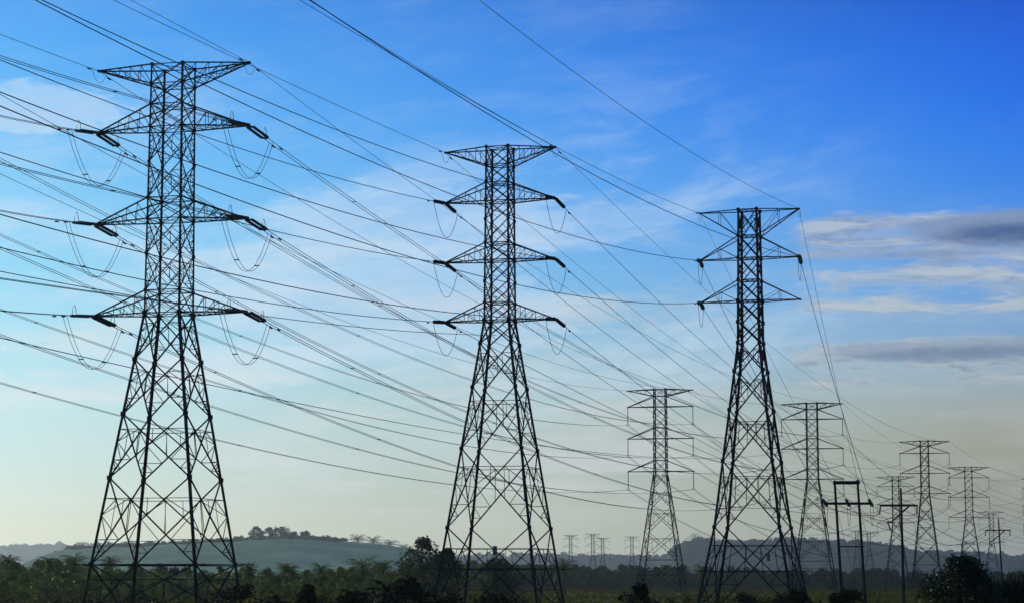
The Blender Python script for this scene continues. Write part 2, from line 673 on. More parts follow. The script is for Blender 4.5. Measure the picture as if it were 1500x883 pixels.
def guard(root, z, wf, t=.07):
    gf = ([], [])
    h = wf(z) / 2
    for off in (.0, .28):
        hh = h + .25 + off
        c = [Vector((-hh, -hh, z + off * .4)), Vector((hh, -hh, z + off * .4)), Vector((hh, hh, z + off * .4)), Vector((-hh, hh, z + off * .4))]
        for k in range(4):
            bar(gf, c[k], c[(k + 1) % 4], t)
    for k in range(4):
        sx, sy = (-1, 1, 1, -1)[k], (-1, -1, 1, 1)[k]
        bar(gf, (sx * h, sy * h, z), (sx * (h + 1.3), sy * (h + 1.3), z + .15), t)
    mesh_obj('climbing_guard', gf, 'steel', root)


def arms_from(pix, d):
    return [hz(v, d) for v in pix]


def tower_loc(u, d):
    return Vector((xz(u, d), d, gz(d) if d > 600 else 0.0))


def local(root_loc, phi, p):
    """world -> tower frame (tower turned by -phi about z)"""
    q = Vector(p) - root_loc
    c, s = math.cos(phi), math.sin(phi)
    return Vector((q.x * c - q.y * s, q.x * s + q.y * c, q.z))


def world(root_loc, phi, p):
    p = Vector(p)
    c, s = math.cos(phi), math.sin(phi)
    return root_loc + Vector((p.x * c + p.y * s, -p.x * s + p.y * c, p.z))


TW = {}


def strain_tower(key, u, d, phi, levels_px, w_px, arms_px, half, label, cat_group, tl=.30, tb=.15, tr=.085, guard_px=None, narm=4, plate=None, upf=.9):
    loc = tower_loc(u, d)
    ph = R(phi)
    root = thing('lattice_pylon', label, 'pylon', loc, -ph, cat_group)
    lv = [0.0] + [hz(v, d) for v in levels_px]
    wp = [(hz(v, d) if v else 0.0, w) for v, w in w_px]
    wf = lattice(root, lv, wp, tl, tb, tr, [hz(v, d) for a in arms_px for v in (a[1], a[2])], 0.0, (hz(arms_px[0][1], d) - .5, upf))
    tips = {}
    for i, (nm, vlow, vup, vtip) in enumerate(arms_px):
        for s in (-1, 1):
            tip = Vector((s * half, 0, hz(vtip, d)))
            crossarm(root, 'crossarm' if nm != 'peak' else 'peak_arm', s, tip, hz(vlow, d), hz(vup, d), wf, .115, .05, narm)
            tips[(nm, s)] = world(loc, ph, tip)
    if guard_px:
        guard(root, hz(guard_px, d), wf)
    if plate:
        pf = ([], [])
        pp = local(loc, ph, at(plate[0], plate[1], d - wf(3) / 2))
        bar(pf, pp + Vector((0, 0, -.5)), pp + Vector((0, 0, .5)), .36, .36)
        mesh_obj('number_plate', pf, 'plate', root)
    TW[key] = dict(root=root, loc=loc, phi=ph, tips=tips, wf=wf)
    return root


strain_tower('T1', 240.5, 204, 13.9,
             [826, 701, 608, 528, 460, 427, 374, 322, 292, 240, 188, 156, 126, 98],
             [(None, 11.0), (826, 9.8), (460, 3.35), (98, 3.02)],
             [('a3', 460, 427, 460), ('a2', 323, 292, 325), ('a1', 189, 156, 190), ('peak', 126, 98, 98.5)],
             7.42, 'largest and nearest lattice pylon at the far left with paired insulators', 'lattice pylons with crossarms', .24, .112, .060, 828, 4, None, .68)
strain_tower('T2', 732, 243, 15.5,
             [773, 658, 568, 504, 470, 444, 413, 381, 357, 323, 295, 269, 243, 217],
             [(None, 11.6), (773, 9.0), (470, 2.75), (217, 2.45)],
             [('a3', 470, 444, 469.5), ('a2', 382, 357, 382.5), ('a1', 296, 269, 294.5), ('peak', 243, 217, 220)],
             6.25, 'second largest lattice pylon in the centre, with single wires and black insulators', 'lattice pylons with crossarms', .24, .118, .068, 834, 3, (725, 806), .78)
strain_tower('T3', 1104, 283, 17.0,
             [772, 676, 601, 544, 502.5, 472, 441, 411, 378.5, 346.5, 308.5],
             [(None, 12.0), (772, 8.15), (502.5, 2.75), (308.5, 2.35)],
             [('a2', 441, 411, 441), ('a1', 379, 346.5, 379), ('peak', 346.5, 308.5, 309.5)],
             6.4, 'lattice pylon with two arm levels and green glass insulators, feeding down to wooden poles', 'lattice pylons with crossarms', .29, .145, .08, 837, 1, (1126, 815), .82)


# suspension pylons: one built, the rest copied
def suspension(name, label, loc, phi, H, w0, w1, half, zs, Lins, twin, tl=.23, tb=.11, tr=.065):
    """zs: [(lower chord, upper tie)] for the three arms, H top"""
    root = thing(name, label, 'pylon', loc, -phi, 'lattice pylons with crossarms')
    zb = zs[-1][0]
    fl = [0, .27, .50, .70, .86, 1.0]
    lv = [zb * f for f in fl]
    up = sorted(set([z for a in zs for z in a] + [H]))
    allu = []
    for a, b in zip([zb] + up[1:], up[1:]):
        pass
    lv2 = lv[:]
    for a, b in zip(up, up[1:]):
        n = max(1, round((b - a) / 2.9))
        for i in range(1, n + 1):
            lv2.append(a + (b - a) * i / n)
    wf = lattice(root, lv2, [(0, w0), (zb, w1), (H, w1 * .95)], tl, tb, tr, [z for a in zs for z in a] + [H, lv[1]], 99)
    tips = {}
    for i, (zl, zu) in enumerate(zs):
        for s in (-1, 1):
            tip = Vector((s * half, 0, zl))
            crossarm(root, 'crossarm', s, tip, zl, zu, wf, .17, .08, 0)
            sf = ([], [])
            ribbed(sf, tip + Vector((0, 0, -.1)), tip + Vector((0, 0, -Lins + .35)), .13, 16)
            yf = sf
            e = Vector((0, 0, -Lins))
            bar(yf, tip + Vector((-.02, 0, -Lins + .4)), tip + e + Vector((-.3, -.3, -.05)), .09)
            bar(yf, tip + Vector((.02, 0, -Lins + .4)), tip + e + Vector((.3, .3, -.05)), .09)
            bar(yf, tip + e + Vector((-.3, -.5, 0)), tip + e + Vector((-.3, .5, 0)), .09)
            bar(yf, tip + e + Vector((.3, -.5, 0)), tip + e + Vector((.3, .5, 0)), .09)
            mesh_obj('insulator_string', sf, 'glass', root)
            tips[('a%d' % (i + 1), s)] = tip + e
    for s in (-1, 1):
        tip = Vector((s * half, 0, H - .25))
        crossarm(root, 'peak_arm', s, tip, zs[0][1] + .0, H, wf, .17, .09, 2)
        tips[('peak', s)] = tip
    guard(root, 4.2, wf)
    return root, tips


def place(key, root, tips, loc, phi):
    root.location = loc
    root.rotation_euler = (0, 0, -phi)
    TW[key] = dict(root=root, loc=Vector(loc), phi=phi, tips={k: world(Vector(loc), phi, p) for k, p in tips.items()})


D4 = 548
S1Z = [(hz(595.5, D4), hz(580, D4)), (hz(642, D4), hz(626, D4)), (hz(690, D4), hz(674, D4))]
S1H = hz(570, D4)
protoA, tipsA = suspension('lattice_pylon', 'lattice pylon right of centre, largest of those with hanging insulators', (0, 0, 0), 0, S1H, 11.0, 2.95, 8.0, S1Z, 4.35, True)
place('T4', protoA, tipsA, tower_loc(969, D4), R(12.5))
D6 = 752
S2Z = [(hz(a, D6) - gz(D6), hz(b, D6) - gz(D6)) for a, b in ((663.4, 653), (692.7, 681.5), (722.4, 711.5))]
S2H = hz(645.4, D6) - gz(D6)
protoB, tipsB = suspension('lattice_pylon', 'dark lattice pylon with tight arm spacing rising beside the leafy bush at right', (0, 0, 0), 0, S2H, 10.2, 2.8, 8.1, S2Z, 3.9, False, .27, .135, .085)
place('T6', protoB, tipsB, tower_loc(1358, D6), R(13.5))
for key, src, tips, u, d, ph, lab in [
    ('T5', protoA, tipsA, 1193, 592, 13.0, 'lattice pylon between the right leg of the two-armed pylon and the twin-pole frame'),
    ('T7', protoA, tipsA, 1314.5, 975, 14.0, 'faint grey lattice pylon directly behind the single pole with the slanted brace'),
    ('T8', protoA, tipsA, 1422, 900, 14.0, 'lattice pylon whose legs drop behind the leafy bush at right'),
    ('T9', protoA, tipsA, 1454, 1470, 15.0, 'small lattice pylon behind the shorter wooden pole at far right'),
    ('T11', protoA, tipsA, 1529, 990, 15.0, 'lattice pylon cut off by the right edge of the photo, only arm tips showing'),
    ('F1', protoA, tipsA, 836, 2330, 12.0, 'leftmost of the tiny pylons on the hazy skyline beside the central pylon'),
    ('F2', protoA, tipsA, 868.5, 2260, 12.0, 'tallest tiny pylon on the hazy skyline, second from left'),
    ('F3', protoA, tipsA, 883, 2500, 12.0, 'tiny pylon on the hazy skyline close to the right of a taller one'),
    ('F4', protoA, tipsA, 926, 2420, 12.0, 'tiny skyline pylon close to the left leg of a larger pylon'),
    ('F5', protoA, tipsA, 1256, 2080, 16.0, 'tiny hazy pylon seen between the two poles of the frame'),
    ('F6', protoA, tipsA, 1274, 2140, 16.0, 'tiny hazy pylon just right of the twin-pole frame'),
    ('F7', protoA, tipsA, 1411, 3000, 16.0, 'tiny hazy pylon seen between the legs of a larger pylon behind the bush'),
]:
    t = copy_tree(src)
    t['label'] = lab
    place(key, t, tips, tower_loc(u, d), R(ph))


# ------------------------------------------------------------------ wooden poles
def pole_shaft(parent, a, b, r0, r1):
    pf = ([], [])
    tube(pf, [lerp(b, a, t) for t in (0, .25, .5, .75, 1)], r0, 10, r1)
    return mesh_obj('pole', pf, 'pole', parent)


HD = 236
hl = thing('pole_frame', 'twin wooden pole frame with two crossbars and three green insulators', 'utility pole', tower_loc(1250, HD) + Vector((0, 0, 0)), 0)
HO = Vector(hl.location)
topL, topR = at(1222.5, 703, HD) - HO, at(1256, 702, HD) - HO
dirv = (at(1234, 883, HD) - at(1222.5, 703, HD))
fL = topL + dirv * ((topL.z + .6) / -dirv.z)
fR = topR + dirv * ((topR.z + .6) / -dirv.z)
pole_shaft(hl, topL, fL, .17, .12)
pole_shaft(hl, topR, fR, .17, .12)
for nm, u0, u1, v, t in (('top_crossbar', 1220, 1259, 706.5, .36), ('crossarm', 1208, 1278, 737, .26), ('brace', 1230, 1266, 800, .13)):
    bf = ([], [])
    off = Vector((0, -.22, 0))
    bar(bf, at(u0, v, HD) - HO + off, at(u1, v, HD) - HO + off, .2, t)
    mesh_obj(nm, bf, 'pole', hl)
HTIP = []
for u in (1208.5, 1242, 1275.5):
    a = at(u, 736, HD) - HO
    sf = ([], [])
    e1 = a + Vector((-.30, -.75, .32))
    e2 = a + Vector((.28, .75, -.28))
    ribbed(sf, a + Vector((-.03, -.08, .03)), e1, .17, 5)
    ribbed(sf, a + Vector((.03, .08, -.03)), e2, .17, 5)
    mesh_obj('insulator', sf, 'green_glass', hl)
    jf = ([], [])
    tube(jf, [lerp(e1 + Vector((.1, 0, 0)), e2 + Vector((.1, 0, 0)), i / 14) - Vector((0, 0, 2.4 * (1 - abs(2 * i / 14 - 1) ** 3))) for i in range(15)], .022, 5)
    mesh_obj('jumper_wire', jf, 'wire', hl)
    HTIP.append((HO + e1, HO + e2))
for (p, u, v) in ((topL, 1262, 866), (topR, 1297, 866)):
    gf = ([], [])
    q = at(u, 842, HD + 22) - HO
    q.z = -.1
    tube(gf, [p + Vector((0, .1, -2.0)), q], .018, 4)
    mesh_obj('guy_wire', gf, 'wire', hl)


def tee_pole(name, d, top, foot, arm, low, label, strings):
    t = thing(name, label, 'utility pole', tower_loc(top[0], d), 0)
    O = Vector(t.location)
    a = at(top[0], top[1], d) - O
    dv = at(foot[0], foot[1], d) - at(top[0], top[1], d)
    b = a + dv * ((a.z + .6) / -dv.z)
    pole_shaft(t, a, b, .19, .11)
    bf = ([], [])
    f = Vector((0, -.2, 0))
    A0, A1 = at(arm[0], arm[2], d) - O + f, at(arm[1], arm[2], d) - O + f
    bar(bf, A0, A1, .16, .2)
    mesh_obj('crossarm', bf, 'pole', t)
    bf = ([], [])
    L0 = at(low[0], low[1], d) - O + f * 1.6
    bar(bf, lerp(A0, A1, .78) + f * .6, L0, .14, .16)
    bar(bf, L0, L0 + (A0 - A1).normalized() * .5, .14, .16)
    bar(bf, lerp(A0, A1, .26) + f * .6, lerp(A0, A1, .55) + Vector((0, .0, -.32 * (A1 - A0).length * .5)) + f * .6, .1, .1)
    mesh_obj('brace', bf, 'pole', t)
    pts = []
    for (p, dx) in ((A0 + Vector((.1, 0, -.1)), -.12), (A1 + Vector((-.1, 0, -.1)), 0), (L0 + Vector((-.4, 0, -.1)), .35)):
        sf = ([], [])
        e = p + Vector((dx, .1, -.85))
        ribbed(sf, p, e, .13, 6)
        mesh_obj('insulator', sf, 'glass', t)
        pts.append(O + e)
    return pts


P1 = tee_pole('utility_pole', 252, (1319.5, 714), (1324, 882), (1288, 1344, 740), (1305, 764), 'single wooden pole with crossarm and long slanted brace in front of a grey pylon', 3)
P2 = tee_pole('utility_pole', 385, (1462.5, 759), (1468, 850), (1443, 1480, 776), (1453, 792), 'short wooden pole with crossarm rising above the reeds at far right', 3)

# ------------------------------------------------------------------ wires
REPORT = []


def plane_pts(P0, d2, pix):
    """photo pixels -> (distance along the vertical plane through P0, height)"""
    nrm = Vector((-d2[1], d2[0], 0))
    cam0 = Vector((0, 0, EYE))
    out = []
    for (u, v) in pix:
        r = ray(u, v)
        t = (P0 - cam0).dot(nrm) / r.dot(nrm)
        q = cam0 + r * t
        out.append(((q.x - P0.x) * d2[0] + (q.y - P0.y) * d2[1], q.z))
    return out


def wire_pts_fit(P0, heading, pix, length, blim=(.00012, .0011)):
    d2 = (-math.sin(R(heading)), -math.cos(R(heading)))
    pts = plane_pts(P0, d2, pix)
    # z = z0 + a s + b s^2
    s11 = s12 = s22 = r1 = r2 = 0.0
    for s, z in pts:
        s11 += s * s
        s12 += s ** 3
        s22 += s ** 4
        r1 += s * (z - P0.z)
        r2 += s * s * (z - P0.z)
    det = s11 * s22 - s12 * s12
    b = (s11 * r2 - s12 * r1) / det if len(pts) > 1 and abs(det) > 1e-6 else .0004
    b = min(max(b, blim[0]), blim[1])
    a = (r1 - b * s12) / s11
    err = max(abs(z - (P0.z + a * s + b * s * s)) for s, z in pts)
    N = 44
    out = []
    for i in range(N + 1):
        s = length * i / N
        out.append(Vector((P0.x + d2[0] * s, P0.y + d2[1] * s, max(6.0, P0.z + a * s + b * s * s))))
    REPORT.append(('in', round(a, 3), round(b, 5), round(err, 2), round(max(s for s, _ in pts))))
    return out


def wire_pts_span(P0, P1, pix=(), sag=None):
    d = P1 - P0
    L = math.hypot(d.x, d.y)
    d2 = (d.x / L, d.y / L)
    if pix:
        num = den = 0.0
        for s, z in plane_pts(P0, d2, pix):
            t = s / L
            k = 4 * t * (1 - t)
            num += k * (P0.z + d.z * t - z)
            den += k * k
        sag = num / den
        sag = min(max(sag, .01 * L), .06 * L)
    elif sag is None:
        sag = .028 * L
    N = max(16, int(L / 9))
    out = []
    for i in range(N + 1):
        t = i / N
        out.append(Vector((P0.x + d.x * t, P0.y + d.y * t, P0.z + d.z * t - 4 * sag * t * (1 - t))))
    REPORT.append(('span', round(L), round(sag, 1)))
    return out


def walk(pts, s):
    for a, b in zip(pts, pts[1:]):
        L = (b - a).length
        if s <= L:
            return lerp(a, b, s / L)
        s -= L
    return pts[-1]


def trim(pts, s, e=0.0):
    """drop the first s metres and the last e metres"""
    def cut(p, s):
        if s <= 0:
            return p
        q = walk(p, s)
        acc = 0
        for i in range(len(p) - 1):
            acc += (p[i + 1] - p[i]).length
            if acc > s + .01:
                return [q] + p[i + 1:]
        return p[-2:]
    p = cut(pts, s)
    return list(reversed(cut(list(reversed(p)), e)))


def side_of(pts):
    d = pts[-1] - pts[0]
    d.z = 0
    d.normalize()
    return Vector((d.y, -d.x, 0))


def damper(vf, p, d):
    d = d.normalized()
    c = p - Vector((0, 0, .12))
    tube(vf, [c - d * .32, c - d * .1], .07, 5)
    tube(vf, [c + d * .1, c + d * .32], .07, 5)
    bar(vf, c - d * .3, c + d * .3, .03)
    bar(vf, c, p, .05)


def wire(pts, r, label, twin=False, m='wire', damp=(1, 0), group='overhead wires', spacers=52.0, gap=.22):
    """one span of a conductor: origin at its first point"""
    O = pts[0].copy()
    P = [p - O for p in pts]
    if not twin:
        vf = ([], [])
        tube(vf, P, r, 4)
        if damp[0] or damp[1]:
            root = thing('power_line', label, 'power line', O, 0, group)
            wo_ = mesh_obj('wire', vf, m, root)
            for k, use in enumerate(damp):
                if use:
                    Q = P if k == 0 else list(reversed(P))
                    df = ([], [])
                    damper(df, walk(Q, 1.9), Q[1] - Q[0])
                    mesh_obj('damper', df, 'wire', wo_)
            return root
        o = mesh_obj('power_line', vf, m, None, O)
        return tag(o, label, 'power line', group)
    root = thing('power_line', label, 'power line', O, 0, group)
    sd_ = side_of(pts)
    for s in (-1, 1):
        vf = ([], [])
        tube(vf, [p + sd_ * (gap * s) for p in P], r, 4)
        wo_ = mesh_obj('wire', vf, m, root)
        for k, use in enumerate(damp):
            if use:
                Q = P if k == 0 else list(reversed(P))
                df = ([], [])
                damper(df, walk(Q, 2.2 + (.9 if s > 0 else 0)) + sd_ * (gap * s), Q[1] - Q[0])
                mesh_obj('damper', df, 'wire', wo_)
    L = sum((b - a).length for a, b in zip(P, P[1:]))
    k = 24.0
    while k < min(L - 10, 330):
        q = walk(P, k)
        bf = ([], [])
        bar(bf, q - sd_ * (gap + .05), q + sd_ * (gap + .05), .07)
        mesh_obj('spacer', bf, 'wire', root)
        k += spacers
    return root


def strain_string(key, tip, d, L, r, double, m, horn=True):
    """tension insulator from the arm tip along d; returns its far end"""
    T = TW[key]
    d = d.normalized()
    e = tip + d * L
    sf = ([], [])
    side = Vector((d.y, -d.x, 0)).normalized()
    lo = lambda p: local(T['loc'], T['phi'], p)
    offs = (-.30, .30) if double else (0,)
    for o in offs:
        ribbed(sf, lo(tip + d * (L * .10) + side * o), lo(tip + d * (L * .92) + side * o), r, 18)
    w = .09
    bar(sf, lo(tip), lo(tip + d * (L * .12)), w * 1.6)
    if double:
        bar(sf, lo(tip + d * (L * .10) - side * .34), lo(tip + d * (L * .10) + side * .34), .16)
        bar(sf, lo(tip + d * (L * .93) - side * .34), lo(tip + d * (L * .93) + side * .34), .16)
    bar(sf, lo(tip + d * (L * .90)), lo(e), w * 1.4)
    if horn:
        tube(sf, [lo(tip + d * (L * .93) + Vector((0, 0, .95 * math.sin(a))) + d * (.42 * (1 - math.cos(a)) - .5)) for a in [math.pi * i / 10 for i in range(11)]], .03, 4)
    mesh_obj('insulator_string', sf, m, T['root'])
    return e


def jumper(key, A, B, depth, twin, r=.03, pw=2.3):
    T = TW[key]
    side = (B - A).cross(Vector((0, 0, 1))).normalized()
    for s in ((-1, 1) if twin else (0,)):
        jf = ([], [])
        N = 26
        pts = []
        for i in range(N + 1):
            t = i / N
            pts.append(local(T['loc'], T['phi'], lerp(A, B, t) + side * (s * .2) - Vector((0, 0, depth * (1 - abs(2 * t - 1) ** pw)))))
        tube(jf, pts, r, 5)
        if twin and s == 1:
            for t in (.3, .72):
                q = lerp(A, B, t) - Vector((0, 0, depth * (1 - abs(2 * t - 1) ** pw)))
                bar(jf, local(T['loc'], T['phi'], q - side * .25), local(T['loc'], T['phi'], q + side * .25), .09)
        mesh_obj('jumper_wire', jf, 'wire', T['root'])


SIDE = {-1: 'left', 1: 'right'}
LVL = {'a1': 'top', 'a2': 'middle', 'a3': 'lowest', 'peak': 'peak'}

# pixels traced on the photo for each visible span
IN = {
    ('T1', 'peak', -1): [(0, 51), (68, 75), (136, 104)],
    ('T1', 'peak', 1): [(190, 0), (250, 31), (325, 70)],
    ('T1', 'a1', -1): [(0, 169), (50, 181), (85, 189)],
    ('T1', 'a2', -1): [(0, 309), (50, 317), (93, 325)],
    ('T1', 'a3', -1): [(0, 455), (50, 459)],
    ('T1', 'a1', 1): [(0, 83), (80, 109), (218, 148)],
    ('T1', 'a2', 1): [(0, 240), (211, 290)],
    ('T1', 'a3', 1): [(0, 408), (200, 436)],
    ('T2', 'peak', -1): [(163, 0), (250, 41), (312, 70), (520, 164), (600, 200)],
    ('T2', 'peak', 1): [(437, 0), (587, 87), (783, 200)],
    ('T2', 'a1', -1): [(0, 90), (80, 119), (160, 150), (292, 196), (449, 248), (600, 291)],
    ('T2', 'a1', 1): [(60, 0), (210, 70), (320, 119), (430, 165), (600, 230), (709, 265)],
    ('T2', 'a2', -1): [(0, 224), (148, 269), (211, 288), (394, 337), (600, 379)],
    ('T2', 'a2', 1): [(0, 135), (149, 192), (214, 216), (286, 241), (430, 289), (670, 354), (709, 362)],
    ('T2', 'a3', -1): [(0, 363), (102, 387), (211, 410), (282, 424), (428, 449), (600, 470)],
    ('T2', 'a3', 1): [(0, 315), (109, 344), (211, 370), (282, 388), (531, 441), (670, 458)],
    ('T3', 'peak', -1): [(452, 0), (815, 217), (900, 258), (980, 296)],
    ('T3', 'peak', 1): [(701, 0), (800, 75), (977, 200), (1060, 252)],
    ('T3', 'a1', -1): [(51, 0), (240, 96), (430, 187), (600, 260), (753, 318), (873, 355), (990, 378)],
    ('T3', 'a1', 1): [(450, 0), (740, 178), (811, 225), (990, 317), (1066, 347)],
    ('T3', 'a2', -1): [(0, 156), (75, 187), (175, 226), (286, 270), (626, 384), (754, 417), (878, 437), (968, 445)],
    ('T4', 'peak', -1): [(0, 253), (98, 300), (212, 352), (320, 399), (443, 448), (697, 532), (860, 566)],
    ('T4', 'peak', 1): [(10, 142), (90, 189), (212, 257), (498, 405), (637, 466), (741, 507), (860, 544)],
    ('T4', 'a1', -1): [(0, 343), (211, 434), (282, 464), (352, 494), (531, 555), (687, 597), (782, 613), (877, 622)],
    ('T4', 'a1', 1): [(0, 229), (128, 300), (282, 380), (414, 446), (500, 483), (694, 558), (839, 599), (957, 617)],
    ('T4', 'a2', -1): [(0, 451), (197, 523), (309, 560), (414, 590), (546, 624), (680, 651), (802, 668)],
    ('T4', 'a2', 1): [(0, 360), (133, 422), (286, 487), (504, 570), (684, 626), (787, 650), (918, 667)],
    ('T4', 'a3', -1): [(0, 559), (143, 600), (312, 644), (500, 684), (669, 710), (760, 718), (874, 719)],
    ('T4', 'a3', 1): [(0, 488), (131, 537), (305, 594), (504, 654), (672, 692), (798, 713), (954, 721)],
}
OUT = {
    ('a1', 1): [(409, 219), (457, 256), (555, 325), (642, 381), (788, 475), (870, 525), (927, 551), (1000, 584), (1066, 610)],
    ('a2', 1): [(433, 370), (457, 383), (555, 443), (669, 510), (773, 565), (817, 588), (905, 624), (1057, 675)],
    ('a3', 1): [(454, 508), (500, 532), (600, 580), (684, 618), (760, 653), (841, 686), (918, 706), (985, 727)],
    ('a1', -1): [(182, 226), (214, 247), (338, 324), (444, 390), (531, 441), (669, 509), (787, 563), (860, 590), (957, 620), (1061, 640)],
    ('a2', -1): [(212, 376), (282, 412), (360, 454), (500, 524), (574, 557), (687, 604), (786, 641), (881, 669), (958, 684)],
    ('a3', -1): [(202, 498), (270, 528), (406, 587), (500, 623), (672, 684), (787, 716), (952, 744)],
    ('peak', 1): [(438, 150), (573, 250), (637, 294), (770, 384), (916, 473), (1046, 539)],
    ('peak', -1): [(197, 141), (288, 199), (379, 256), (601, 389)],
}
OUT2 = {
    ('a1', 1): [(828, 305), (873, 355), (968, 445), (1060, 527)],
    ('a2', 1): [(828, 392), (880, 438), (929, 480), (1039, 569)],
    ('a3', 1): [(828, 479), (899, 535), (944, 569)],
    ('a1', -1): [(754, 389), (802, 426), (927, 513), (998, 567)],
    ('a2', -1): [(760, 472), (904, 569)],
    ('a3', -1): [(764, 518), (845, 570), (901, 605)],
    ('peak', 1): [(981, 380), (1052, 440), (1122, 500), (1231, 582)],
    ('peak', -1): [(705, 267), (754, 315), (845, 390), (912, 442), (990, 498)],
}
NAMES = {'T1': 'leftmost pylon', 'T2': 'central pylon', 'T3': 'two-armed pylon'}
INLEN = {'T1': 240, 'T2': 300, 'T3': 360}
ends = {}
for (key, lv_, s), pix in IN.items():
    if key == 'T4':
        continue
    tip = TW[key]['tips'][(lv_, s)]
    pts = wire_pts_fit(tip, 15.0 if key != 'T3' else 16.0, pix, INLEN[key])
    lab = '%s%s rising leftward from the %s %s arm of the %s' % (
        'thin earth wire' if lv_ == 'peak' else 'black wire', ' pair' if key == 'T1' and lv_ != 'peak' else '', SIDE[s], LVL[lv_] if key != 'T3' or lv_ == 'peak' else {'a1': 'upper', 'a2': 'lower'}[lv_], NAMES[key])
    if lv_ == 'peak':
        wire(trim(pts, .2), .026, lab, m='earth', damp=(1, 0))
        ends[(key, lv_, s, 'in')] = tip
        continue
    d = pts[1] - pts[0]
    if key == 'T1':
        e = strain_string(key, tip, d, 4.4, .145, True, 'glass')
        e = walk(pts, 5.9)
        wire(trim(pts, 4.4), .027, lab, twin=True)
    elif key == 'T2':
        e = strain_string(key, tip, d, 4.4, .21, False, 'wire', False)
        wire(trim(pts, 4.4), .034, lab)
    else:
        e = strain_string(key, tip, d, 1.5, .26, False, 'green_glass', False)
        wire(trim(pts, 1.5), .034, lab)
    ends[(key, lv_, s, 'in')] = e

for key, nxt, tab in (('T1', 'T5', OUT), ('T2', 'T6', OUT2)):
    for (lv_, s), pix in tab.items():
        tip = TW[key]['tips'][(lv_, s)]
        far = TW[nxt]['tips'][(lv_, s)]
        pts = wire_pts_span(tip, far, pix)
        lab = '%s%s descending rightward from the %s %s arm of the %s' % (
            'thin earth wire' if lv_ == 'peak' else 'black wire', ' pair' if key == 'T1' and lv_ != 'peak' else '', SIDE[s], LVL[lv_], NAMES[key])
        if lv_ == 'peak':
            wire(trim(pts, .2), .030, lab, m='earth')
            continue
        d = pts[1] - pts[0]
        if key == 'T1':
            e = strain_string(key, tip, d, 4.4, .145, True, 'glass')
            wire(trim(pts, 4.4), .034, lab, twin=True)
            jumper(key, ends[(key, lv_, s, 'in')], walk(pts, 5.6), 4.3, True, .024, 2.0)
        else:
            e = strain_string(key, tip, d, 4.2, .21, False, 'wire', False)
            wire(trim(pts, 4.2), .040, lab)
            jumper(key, ends[(key, lv_, s, 'in')], walk(pts, 4.9), 3.3, False, .028, 2.0)

# two-armed pylon down to the pole frame
for (lv_, s, i, sg) in (('a1', -1, 0, .01), ('a2', -1, 1, .01), ('a1', 1, 2, .01)):
    tip = TW['T3']['tips'][(lv_, s)]
    pts = wire_pts_span(tip, HTIP[i][0] + Vector((0, .9, 0)), (), .6)
    e = strain_string('T3', tip, pts[1] - pts[0] + Vector((0, 0, -.6)), 1.5, .26, False, 'green_glass', False)
    pts = wire_pts_span(e, HTIP[i][0], (), .6)
    wire(pts, .034, 'black wire dropping from the two-armed pylon to the %s insulator of the pole frame' % ('left', 'middle', 'right')[i], damp=(0, 0))
    jumper('T3', ends[('T3', lv_, s, 'in')], e, 2.6, False, .028, 3)
for s, tp in ((-1, topL), (1, topR)):
    tip = TW['T3']['tips'][('peak', s)]
    pts = wire_pts_span(tip, HO + tp, (), .5)
    wire(pts, .022, 'thin wire dropping from the %s peak tip of the two-armed pylon to the pole frame' % SIDE[s], m='earth', damp=(0, 0))
# earth wire slack loops at the peaks
for key in ('T1', 'T2', 'T3'):
    for s in (-1, 1):
        tip = TW[key]['tips'][('peak', s)]
        dd = Vector((math.sin(R(15)), math.cos(R(15)), 0))
        jumper(key, tip - dd * 1.6, tip + dd * 1.6, 1.1, False, .02, 2)

# the line that comes in from far left to the pylon beside the central one
for (key, lv_, s), pix in IN.items():
    if key != 'T4':
        continue
    tip = TW['T4']['tips'][(lv_, s)]
    pts = wire_pts_fit(tip, 14.0, pix, 470, (.00005, .0012))
    lab = '%s from left edge to %s %s arm of pylon right of centre' % ('thin wire' if lv_ == 'peak' else 'grey wire pair', SIDE[s], LVL[lv_])
    wire(pts, .028 if lv_ != 'peak' else .030, lab, twin=lv_ != 'peak', m='earth' if lv_ == 'peak' else 'wire', damp=(0, 0), spacers=60)

# single wires that end on bodies
tb2 = at(727, 490.5, 242)
wire(wire_pts_fit(tb2, 15.0, [(0, 398), (192, 432), (390, 464), (501, 476), (669, 489)], 300), .028, 'lowest single wire, ending on the body of the central pylon below its arms', damp=(0, 0))
tb5 = at(1193, 652, 590)
wire(wire_pts_fit(tb5, 14.0, [(0, 473), (192, 533), (300, 563), (417, 594), (552, 624), (680, 645), (782, 657), (957, 655)], 500, (.00005, .0012)), .030, 'thin violet wire ending on the body of the pylon left of the pole frame', m='earth', damp=(0, 0))

